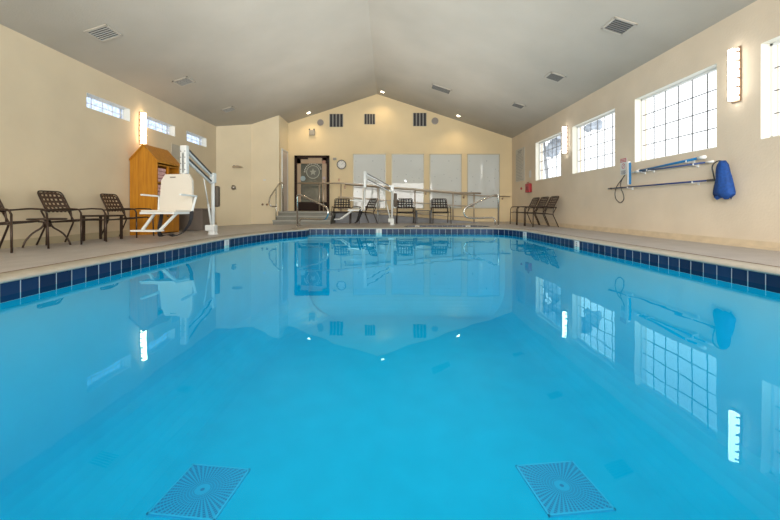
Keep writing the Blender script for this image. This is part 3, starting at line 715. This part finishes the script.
# ------------------------------------------------------------------ aquatic lifts
def make_lift(label):
    t = thing('pool_lift', label, 'lift', (0,0,0))
    mb = MB(); mb.box((0,0,.10),(.13,.13,.20),bev=.02); mb.lathe([(.10,0),(.10,.02)], (0,0,0), 18); mb.box((.0,-.08,.14),(.20,.10,.12),bev=.02); mb.build('base', M['lift'], t)
    mb = MB(); mb.tube([(0,0,.1),(0,0,1.22)], .036, n=12); mb.box((0,0,1.16),(.09,.11,.20),bev=.012); mb.build('mast', M['lift'], t)
    for nm, z0, z1 in (('upper_arm',1.20,1.60),('lower_arm',1.05,1.43)):
        mb = MB(); mb.bar((0,-.04,z0),(0,-.83,z1),.05,.045,bev=.008); arm = mb.build(nm, M['lift'], t)
        mb = MB(); mb.bar((.03,-.10,z0+.035),(.03,-.78,z1-.01+.018),.012,.03); mb.build('dark_insert', M['dark'], arm)
    mb = MB(); mb.box((0,-.86,1.42),(.13,.09,.52),bev=.02); mb.box((0,-.88,1.0),(.05,.05,1.1),bev=.006); cl = mb.build('hanger_column', M['lift'], t)
    mb = MB()
    for k in range(4):
        for s in (-1,1): mb.lathe([(.009,0),(.009,.006)], (s*.04,-.906,1.24+k*.11), 8, RXm)
    mb.build('bolt', M['dark'], cl)
    mb = MB(); mb.tube([(0,-.06,.18),(0,-.16,.62)], .020, n=10); mb.tube([(0,-.16,.62),(0,-.30,1.12)], .011); mb.build('actuator', M['lift'], t)
    def seatbuild(mb, nm, m, parent):
        bmesh.ops.transform(mb.bm, matrix=SM, verts=mb.bm.verts); return mb.build(nm, m, parent)
    SM = Matrix.Translation((0,-.88,0)) @ Matrix.Rotation(-.03,4,'Z') @ Matrix.Translation((-.115,.88,.055)) @ Matrix.Diagonal((1.24,1,1,1))
    mb = MB(); mb.prism([(-.27,-.90,.42),(.27,-.90,.42),(.25,-.88,.98),(.19,-.87,1.10),(-.19,-.87,1.10),(-.25,-.88,.98)], (0,-.045,0)); br = seatbuild(mb, 'backrest', M['seatw'], t)
    mb = MB(); mb.box((-.06,-.925,1.045),(.09,.006,.014)); seatbuild(mb, 'maker_mark', M['dark'], br)
    mb = MB(); mb.box((0,-1.13,.435),(.54,.46,.035),bev=.015); seatbuild(mb, 'seat', M['seatw'], t)
    mb = MB(); mb.bar((-.25,-.92,.40),(-.25,-1.38,.40),.03,.035); mb.bar((.25,-.92,.40),(.25,-1.38,.40),.03,.035); mb.bar((-.25,-1.36,.40),(.25,-1.36,.40),.03,.03); seatbuild(mb, 'seat_frame', M['lift'], t)
    for s in (-1,1):
        mb = MB(); mb.bar((s*.30,-.88,.70),(s*.30,-1.30,.715),.035,.03,bev=.008); mb.bar((s*.30,-.90,.70),(s*.27,-.96,.42),.022,.03,bev=.004); seatbuild(mb, 'armrest', M['lift'], t)
        mb = MB(); mb.bar((s*.17+.05,-1.25,.40),(s*.13+.09,-1.62,.13),.034,.034,bev=.006); seatbuild(mb, 'footrest_bar', M['lift'], t)
    mb = MB(); mb.box((.09,-1.70,.125),(.36,.20,.025),bev=.008); seatbuild(mb, 'footplate', M['lift'], t)
    mb = MB()
    pts = [Vector(p) for p in ((.28,-.98,.43),(.29,-1.02,.27),(.24,-1.08,.10),(.14,-1.14,.006),(.04,-1.16,.03),(-.04,-1.18,.006),(-.12,-1.14,.02),(-.17,-1.08,.12),(-.19,-1.02,.27),(-.20,-.98,.42))]
    pts = catmull3(pts)
    for a, b in zip(pts, pts[1:]): 
        u = Vector((.012,.03,.012)); mb.quad(a-u, a+u, b+u, b-u)
    o = seatbuild(mb, 'seat_belt', M['black'], t); s_ = o.modifiers.new('thick','SOLIDIFY'); s_.thickness = .006
    mb = MB(); mb.box((0,.10,.78),(.16,.10,.44),bev=.045); mb.build('battery_cover', M['cover'], t)
    return t
def catmull3(P, n=5):
    P = [P[0]]+P+[P[-1]]; out = []
    for i in range(1, len(P)-2):
        a, b, c, d = P[i-1:i+3]
        for k in range(n):
            q = k/n; out.append(.5*((2*b)+(c-a)*q+(2*a-5*b+4*c-d)*q*q+(3*b-a-3*c+d)*q**3))
    out.append(P[-2]); return out
lf = make_lift('white pool lift with seat and footrest parked on the left deck')
z = deckz(-3.6); lf.location = (-3.59,7.55,z); lf.rotation_euler = (0,0,-math.asin(.13))
dup(lf, (.13,11.6,.0), -PI/2, 'white pool lift at the far end beside the spa, seat swung left')

# ------------------------------------------------------------------ sconces
def sconce(label, X, s, y, warm):
    z0, z1 = EYE+1.50, EYE+2.20; t = thing('wall_sconce', label, 'lamp', (X,y,z0))
    mb = MB(); mb.box((X+s*.012,y,(z0+z1)/2),(.024,.13,z1-z0+.06),bev=.008)
    for k in range(6): mb.box((X+s*.05,y,z0+.05+k*(z1-z0-.1)/5),(.06,.15,.022),bev=.006)
    mb.build('backplate', M['brass'], t)
    mb = MB(); mb.prism([(X+s*(.03+.09*math.cos(a_)), y+.055*math.sin(a_), z0) for a_ in [(-PI/2+PI*k/10) for k in range(11)]], (0,0,z1-z0)); mb.build('lamp_lens', M['lensw'] if warm else M['lens'], t)
sconce('bright wall sconce between the two largest nearest windows on the right wall', WR, -1, 5.12, False)
sconce('smaller looking wall sconce between the two farthest windows on the right wall', WR, -1, 10.0, False)
sconce('warm glowing wall sconce above the wooden towel cabinet', WL, 1, 8.55, True)

# ------------------------------------------------------------------ ceiling vents and downlights
def roof_frame(p):
    s = -1 if p.x < RX else 1
    u = Vector((1,0,-SL*s)).normalized(); v = Vector((0,1,0)); n_ = u.cross(v)
    if n_.z > 0: n_ = -n_
    return u, v, n_
cv = [(103.5,33,.36,.36,'nearest square air vent on the left ceiling slope'),(184,81.5,.34,.34,'second square air vent on the left ceiling slope'),(229,109.5,.34,.30,'farthest small air vent on the left ceiling slope'),
      (619,26,.36,.36,'nearest square air vent on the right ceiling slope'),(555,77,.34,.34,'second square air vent on the right ceiling slope'),(441,89,.62,.40,'long air vent near the ridge on the right ceiling slope'),(518,105.5,.34,.30,'farthest small air vent on the right ceiling slope')]
for px, py, wu, wv, lab in cv:
    p = at_roof(px,py); u, v, n_ = roof_frame(p); R = Matrix((u,v,-n_)).transposed()
    t = thing('ceiling_vent', lab, 'vent', p)
    mb = MB(); e = .035
    for q in (-1,1): mb.box(p+u*q*(wu/2)+n_*.008,(e,wv+e,.02),R); mb.box(p+v*q*(wv/2)+n_*.008,(wu+e,e,.02),R)
    mb.build('frame', M['ventframe'], t)
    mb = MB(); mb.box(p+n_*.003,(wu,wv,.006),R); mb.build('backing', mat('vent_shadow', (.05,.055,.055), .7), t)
    mb = MB()
    for k in range(7): mb.box(p+v*(wv*((k+.5)/7-.5))+n_*.010,(wu-.03,wv/7*.36,.008),R)
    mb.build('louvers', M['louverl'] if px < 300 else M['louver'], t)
for px, py, lab in ((308.5,112.5,'recessed downlight glowing above the glass door'),(382.5,91.5,'recessed downlight glowing at the ridge of the ceiling'),(458.5,115.5,'recessed downlight glowing above the rightmost back window panels')):
    p = at_roof(px,py); u, v, n_ = roof_frame(p); R = Vector((0,0,1)).rotation_difference(n_).to_matrix()
    t = thing('downlight', lab, 'light', p)
    mb = MB(); mb.lathe([(.088,0),(.088,.010),(.075,.014)], p, 22, R); mb.build('trim_ring', M['white'], t)
    mb = MB(); mb.lathe([(.072,.01),(.05,.03)], p, 18, R); mb.build('bulb', M['bulb'], t)
    l = bpy.data.lights.new('downlight_lamp','SPOT'); l.energy = 32; l.color = (1,.74,.42); l.spot_size = 2.3; l.spot_blend = .8; l.shadow_soft_size = .06
    lo = bpy.data.objects.new('downlight_lamp', l); C.objects.link(lo); lo.location = p+n_*.06

# ------------------------------------------------------------------ right wall: sign, board, case, poles, net, hose
Xw = WR-.012
def onR(px, py, off=.012): return atX(px,py,WR-off)
RZW = Matrix(((0,0,-1),(-1,0,0),(0,1,0)))            # local text x -> -Y, y -> +Z, facing -X
def wall_mtx(c): return Matrix.Translation(c) @ RZW.to_4x4()
a = onR(620.3,159,.01); b = onR(626.5,175,.01); yc = (a.y+b.y)/2; w_ = abs(a.y-b.y)*1.0; zt_, zb_ = a.z, onR(620.3,175.3,.01).z
t = thing('warning_sign', 'white sign with red header beside the hanging brush', 'sign', (WR,yc,zb_))
mb = MB(); mb.box((WR-.005,yc,(zt_+zb_)/2),(.008,w_,zt_-zb_)); mb.build('plate', M['paper'], t)
h = zt_-zb_
mb = MB(); mb.box((WR-.0105,yc,zt_-h*.12),(.003,w_*.96,h*.22)); mb.build('red_header', mat('sign_red', (.45,.06,.07), .5), t)
mb = MB()
for k in range(2):
    for j in range(7): mb.box((WR-.0125,yc+w_*(.36-.12*j),zt_-h*(.075+.09*k)),(.002,w_*.075,h*.045))
mb.build('header_lettering', M['paper'], t)
mb = MB(); rr = min(w_*.28,h*.16); zc = zt_-h*.47
for k in range(28):
    a0, a1 = 2*PI*k/28, 2*PI*(k+1)/28
    mb.quad(*[(WR-.011, yc+r*math.cos(a_), zc+r*math.sin(a_)) for r, a_ in ((rr,a0),(rr*.78,a0),(rr*.78,a1),(rr,a1))])
mb.bar((WR-.011,yc-rr*.6,zc+rr*.6),(WR-.011,yc+rr*.6,zc-rr*.6),rr*.2,.002,up=(1,0,0)); mb.build('prohibition_symbol', mat('sign_red_mark', (.45,.08,.09), .5), t)
mb = MB()
for k in range(4): mb.box((WR-.011,yc,zb_+h*(.06+.06*k)),(.002,w_*(.75 if k%2 else .6),h*.028))
mb.build('sign_lettering', M['ink'], t)
# notice board with many lines
a = onR(515,148,.01); b = onR(524.5,182,.01)
zt_ = EYE+2.18; zb_ = EYE+.98; y0, y1 = 13.08, 13.98
t = thing('rules_board', 'tall pale board of small text lines near the back corner', 'sign', (WR,(y0+y1)/2,zb_))
mb = MB(); mb.box((WR-.004,(y0+y1)/2,(zt_+zb_)/2),(.014,y1-y0,zt_-zb_)); board = mb.build('plate', mat('board_grey', (.52,.50,.45), .5), t)
mb = MB(); n = 20
for k in range(n):
    z = zt_-.08-k*(zt_-zb_-.14)/(n-1); L = (y1-y0)*(.45 if k < 2 else random.uniform(.6,.85)); 
    y = y1-.06; 
    while y > y1-.06-L+.05:
        wd = random.uniform(.03,.10); mb.box((WR-.0125,y-wd/2-(.18 if k < 2 else 0),z),(.002,wd,.020 if k > 1 else .04)); y -= wd+.022
merge(board, mb.build('board_lettering', mat('faint_ink', (.30,.30,.30), .7), t))
c = onR(528,188,.06); t = thing('rescue_case', 'small red case hanging below the text board', 'case', (WR,c.y,c.z))
mb = MB(); mb.box((WR-.048,c.y,c.z),(.104,.36,.30),bev=.02); mb.build('body', M['red'], t)
mb = MB(); mb.tube([(WR-.06,c.y-.08,c.z+.15),(WR-.06,c.y-.08,c.z+.19),(WR-.06,c.y+.08,c.z+.19),(WR-.06,c.y+.08,c.z+.15)], .01, fillet=.02); mb.build('handle', M['red'], t)
mb = MB(); mb.box((WR-.103,c.y,c.z-.01),(.006,.14,.12)); mb.build('front_label', mat('dark_red', (.2,.01,.02), .5), t)
c = onR(530,174,.01); mb = MB(); mb.box((WR-.004,c.y,c.z),(.014,.16,.24)); single('small_notice', mb, M['paper'], 'small pale notice above the red case', 'sign', c)
c = onR(521.5,188.5,.01); mb = MB(); mb.box((WR-.02,c.y,c.z),(.04,.07,.08),bev=.008); single('wall_button', mb, M['red'], 'tiny red wall button left of the red case', 'button', c)
# poles
def pole(label, p0, p1, r, m, off, tipm, name='pool_pole'):
    a = atX(*p0, WR-off); b = atX(*p1, WR-off); t = thing(name, label, 'pole', (a+b)/2)
    d = (b-a).normalized()
    mb = MB(); mb.tube([a,b], r, n=10); mb.build('shaft', m, t)
    mb = MB(); mb.tube([b-d*.10,b+d*.02], r*1.35, n=10); mb.build('grip', tipm, t)
    mb = MB(); mb.tube([a-d*.02,a+d*.10], r*1.25, n=10); mb.build('end_sleeve', tipm, t); return a, b
p1_ = pole('upper blue telescopic pole with white grip under the window', (636,171.5),(704,157), .020, M['blue'], .11, M['white'])
p2_ = pole('second blue grey telescopic pole just under the upper blue pole', (633,172.5),(712,161.5), .013, mat('grey_blue_pole', (.06,.10,.26), .4), .06, M['white'])
pa, pb = pole('long dark navy pole hanging lowest and carrying the net', (609,188.6),(713.5,180), .014, M['navy'], .09, M['dark'])
def hook(pl, f, r, off, lab):
    a, b = pl; q = a.lerp(b, f); mb = MB(); mb.box((WR-off/2+.002,q.y,q.z-r-.007),(off+.008,.02,.010)); mb.box((WR-.006,q.y,q.z-r-.01),(.016,.035,.06),bev=.004); mb.box((WR-off-r-.006,q.y,q.z-r+.004),(.008,.02,.03))
    single('pole_hook', mb, M['white'], lab, 'hook', (WR,q.y,q.z))
hook(p1_, .22, .020*1.25, .11, 'white wall clip holding the left end of the upper blue pole'); hook(p1_, .80, .020, .11, 'white wall clip holding the right end of the upper blue pole')
hook(p2_, .15, .013*1.25, .06, 'white wall clip holding the left end of the second blue pole'); hook(p2_, .82, .013, .06, 'white wall clip holding the right end of the second blue pole')
hook((pa,pb), .25, .014, .09, 'small clip holding the left end of the navy pole'); hook((pa,pb), .86, .014, .09, 'small clip holding the right end of the navy pole')
# white brush
a = onR(630.5,161,.10); b = onR(628.5,185,.10); t = thing('wall_brush', 'white and blue pool brush hanging upright beside the sign', 'brush', (a+b)/2)
yc = (a.y+b.y)/2
mb = MB(); mb.box((WR-.10,yc+.02,(a.z+b.z)/2),(.05,.035,a.z-b.z),bev=.012); mb.build('brush_back', M['white'], t)
mb = MB(); mb.box((WR-.10,yc-.012,(a.z+b.z)/2-.01),(.04,.03,(a.z-b.z)*.92),bev=.01); mb.build('bristles', M['blue'], t)
# hose loop
q = lambda px, py: atX(px,py,WR-.05)
mb = MB(); mb.tube(catmull3([q(625,175), q(622,179), q(617,186), q(615,193), q(616,199), q(620,202.5), q(623.5,200), q(623.5,195), q(621,188), q(621,182), q(624,176)], 4), .008, n=7)
single('hanging_hose', mb, M['dark'], 'thin dark hose hanging in a loop below the sign', 'hose', q(620,190))
# net bag
top = atX(727,164,WR-.1); t = thing('leaf_net', 'blue mesh leaf net bag hanging at the end of the navy pole', 'net', top)
zT = EYE+(CY-161)/F*5.27; zB = EYE+(CY-197)/F*5.2
mb = MB(); rows = 10; V = []
prof = [(.03,.03),(.07,.045),(.085,.05),(.095,.055),(.105,.06),(.11,.065),(.12,.07),(.13,.07),(.14,.07),(.135,.05)]
for i in range(rows):
    z = zT+(zB-zT)*i/(rows-1); hy, hx = prof[i]; ring = []
    yc_ = 5.23-.03*i/(rows-1)
    for k in range(16):
        a_ = 2*PI*k/16; rr_ = 1+.14*math.sin(k*2.35+i*.3)+.04*math.sin(k*5.1+i)
        ring.append(mb.bm.verts.new((WR-.105+hx*math.cos(a_)*rr_, yc_+hy*math.sin(a_)*rr_, z+(.045 if i == rows-1 else .012)*math.sin(k*1.1+.6)*(i/rows))))
    V.append(ring)
for A_, B_ in zip(V, V[1:]):
    for k in range(16): f = mb.bm.faces.new((A_[k],A_[(k+1)%16],B_[(k+1)%16],B_[k])); f.smooth = True
mb.bm.faces.new(V[0]); mb.bm.faces.new(V[-1][::-1])
mb.build('net_bag', M['net'], t)
mb = MB(); mb.tube([(WR-.10,5.36,zT-.28),(WR-.14,5.37,zT-.05),(WR-.12,5.27,zT+.02),(WR-.10,5.17,zT-.05),(WR-.12,5.15,zT-.25)], .009, fillet=.06); mb.build('hoop', M['dark'], t)
# grey plate on left wall behind the lift
c = atX(176,150,WL+.01); mb = MB(); mb.box((WL+.008,c.y,c.z-.05),(.014,.42,.38),bev=.004); single('wall_plate', mb, mat('plate_pale', (.50,.46,.38), .5), 'pale square plate on the wall above the cabinet, behind the lift column', 'plate', c)

# ------------------------------------------------------------------ depth marker tiles
def marker(label, P, nrm, digit):
    P = Vector(P); nrm = Vector(nrm).normalized(); up = Vector((0,0,1)); side = up.cross(nrm)
    R = Matrix((side, up, nrm)).transposed()
    t = thing('depth_marker', label, 'marker', P)
    mb = MB(); mb.box(P+nrm*.004, (.15,.15,.008), R); mb.build('tile', M['paper'], t)
    text_mb(digit, .12, Matrix.Translation(P+nrm*.010) @ R.to_4x4()).build('numeral', M['ink'], t)
zc = TT-.075
def edge_pt(px):
    best = None
    for i in range(len(outline)-1):
        a, b = outline[i], outline[i+1]
        fa = a.x-(px-CX)/F*a.y; fb = b.x-(px-CX)/F*b.y
        if fa*fb <= 0 and a.y > .5:
            q_ = fa/(fa-fb); p = a.lerp(b, q_); d = (b-a).normalized(); return p, Vector((d.y,-d.x,0))
for px, dg, lab in ((226.5,'1','white depth marker tile at the left pool edge near the lift'),(379,'1','white depth marker tile at the far pool edge by the spa lift'),(525,'5','white depth marker tile at the far right pool corner'),(577,'5','white depth marker tile in the right pool edge')):
    r_ = edge_pt(px)
    if r_: marker(lab, (r_[0].x, r_[0].y, zc), r_[1], dg)
marker('white depth marker tile at the left of the spa edge', (atY(417,0,11.28).x,11.285,-.08), (-.05,-1,0), '5')
marker('white depth marker tile at the right of the spa edge', (atY(468,0,11.28).x,11.285,-.08), (.05,-1,0), '3')

# ------------------------------------------------------------------ pool drains
for x, y, rz, lab in ((-1.79,3.55,math.radians(-6.7),'left square radial drain grate on the pool floor'),(1.70,3.60,math.radians(6.4),'right square radial drain grate on the pool floor')):
    mb = MB(); mb.box((0,0,.008),(.61,.61,.016),bev=.004); t = mb.build('drain_grate', M['drain']); t.location = (x,y,-2.2); t.rotation_euler = (0,0,rz); tag(t, lab, 'drain')
    mb = MB()
    for q_ in (-1,1): mb.box((q_*.313,0,.008),(.016,.642,.02)); mb.box((0,q_*.313,.008),(.642,.016,.02))
    f_ = mb.build('rim', mat('drain_rim', (.01,.40,.64), .6)); f_.parent = t
# ------------------------------------------------------------------ tree outside the farthest window
t = thing('tree', 'dark leafy tree seen through the farthest window on the right', 'tree', (9.0,21.0,-.3))
mb = MB(); mb.tube([(9.0,21,-.3),(9.1,21,2),(8.9,21.1,4.9)], [.12,.09,.06]); mb.build('trunk', M['bark'], t)
mb = MB()
for k in range(46):
    c = Vector((9.3+random.gauss(0,1.1),21+random.gauss(0,.9),5.35+random.gauss(0,.5))); r = random.uniform(.2,.45)
    rr_ = bmesh.ops.create_icosphere(mb.bm, subdivisions=2, radius=r); 
    for v_ in rr_['verts']: v_.co = c+v_.co*(1+random.uniform(-.25,.25))
mb.build('crown', M['tree'], t)

# ------------------------------------------------------------------ light
W = bpy.data.worlds.new('World'); bpy.context.scene.world = W; W.use_nodes = True
W.node_tree.nodes['Background'].inputs[0].default_value = (.93,.97,1,1); W.node_tree.nodes['Background'].inputs[1].default_value = 2.0
def area(name, loc, d, sx, sy, e, col):
    l = bpy.data.lights.new(name,'AREA'); l.shape = 'RECTANGLE'; l.size = sx; l.size_y = sy; l.energy = e; l.color = col
    o = bpy.data.objects.new(name, l); C.objects.link(o); o.location = loc; o.rotation_euler = Vector(d).to_track_quat('-Z','Y').to_euler(); return o
area('ceiling_fill', (-.3,5.0,2.35), (0,0,1), 6.5, 14, 270, (1,.93,.84))  # unseen upward fill, added to brighten ceiling and upper walls
area('rear_fill', (-.4,YF+.3,1.6), (0,1,.05), 8.5, 2.2, 760, (1,.95,.88))  # added fill behind the camera, inside the rear wall, standing in for window light

area('pool_fill', (.2,4.6,-.20), (0,0,-1), 5.6, 9.5, 95, (1,1,1))  # hidden fill added below the surface to light the basin evenly
for k, (x, y, tx, ty, e, sz) in enumerate(((-1.5,-3.0,4.6,4.5,700,.8),(-1.0,-3.0,4.4,8.5,900,.6),(1.5,-3.0,-4.3,12.5,900,.7),(3.6,-3.2,4.1,4.2,900,.5))):
    l = bpy.data.lights.new('rear_fill_spot','SPOT'); l.energy = e; l.color = (.93,.95,1); l.spot_size = sz; l.spot_blend = 1; l.shadow_soft_size = .08  # added fill spots behind the camera, no fixtures; they lift walls and right deck
    o = bpy.data.objects.new('rear_fill_spot', l); C.objects.link(o); o.location = (x,y,2.9); o.rotation_euler = (Vector((tx,ty,.3))-o.location).to_track_quat('-Z','Y').to_euler()
for o in C.objects:
    if o.parent or 'category' not in o.keys() or 'group' in o.keys(): continue
    n_ = o.name.split('.')[0]
    g_ = {'ceiling_vent':'air vents on the sloped ceiling','wall_speaker':'round speakers on the gable wall','downlight':'recessed downlights near the gable wall','wall_sconce':'vertical wall sconces',
          'pole_hook':'clips holding the pool poles','pool_pole':'pool poles on the window wall','depth_marker':'white depth marker tiles','drain_grate':'square drain grates on the pool floor',
          'pool_lift':'white pool lifts','side_table':'small side tables on the deck','wall_switch':'small wall switches by the door','wall_button':'small wall buttons',
          'patio_chair':'woven strap chairs around the pool'}.get(n_)
    if g_: o['group'] = g_
# ------------------------------------------------------------------ camera
cam = bpy.data.cameras.new('camera'); co = bpy.data.objects.new('camera', cam); C.objects.link(co); bpy.context.scene.camera = co
co.location = (0,0,EYE); co.rotation_euler = (PI/2,0,0)
cam.sensor_width = 36; cam.lens = 36*F/780; cam.shift_x = (390-CX)/780; cam.shift_y = -(260-CY)/780; cam.clip_start = .02
sc = bpy.context.scene
sc.view_settings.view_transform = 'Standard'; sc.view_settings.look = 'None'; sc.view_settings.exposure = 0
sc.cycles.use_denoising = True
sc.cycles.max_bounces = 8; sc.cycles.diffuse_bounces = 4; sc.cycles.transparent_max_bounces = 12
sc.cycles.sample_clamp_indirect = 6
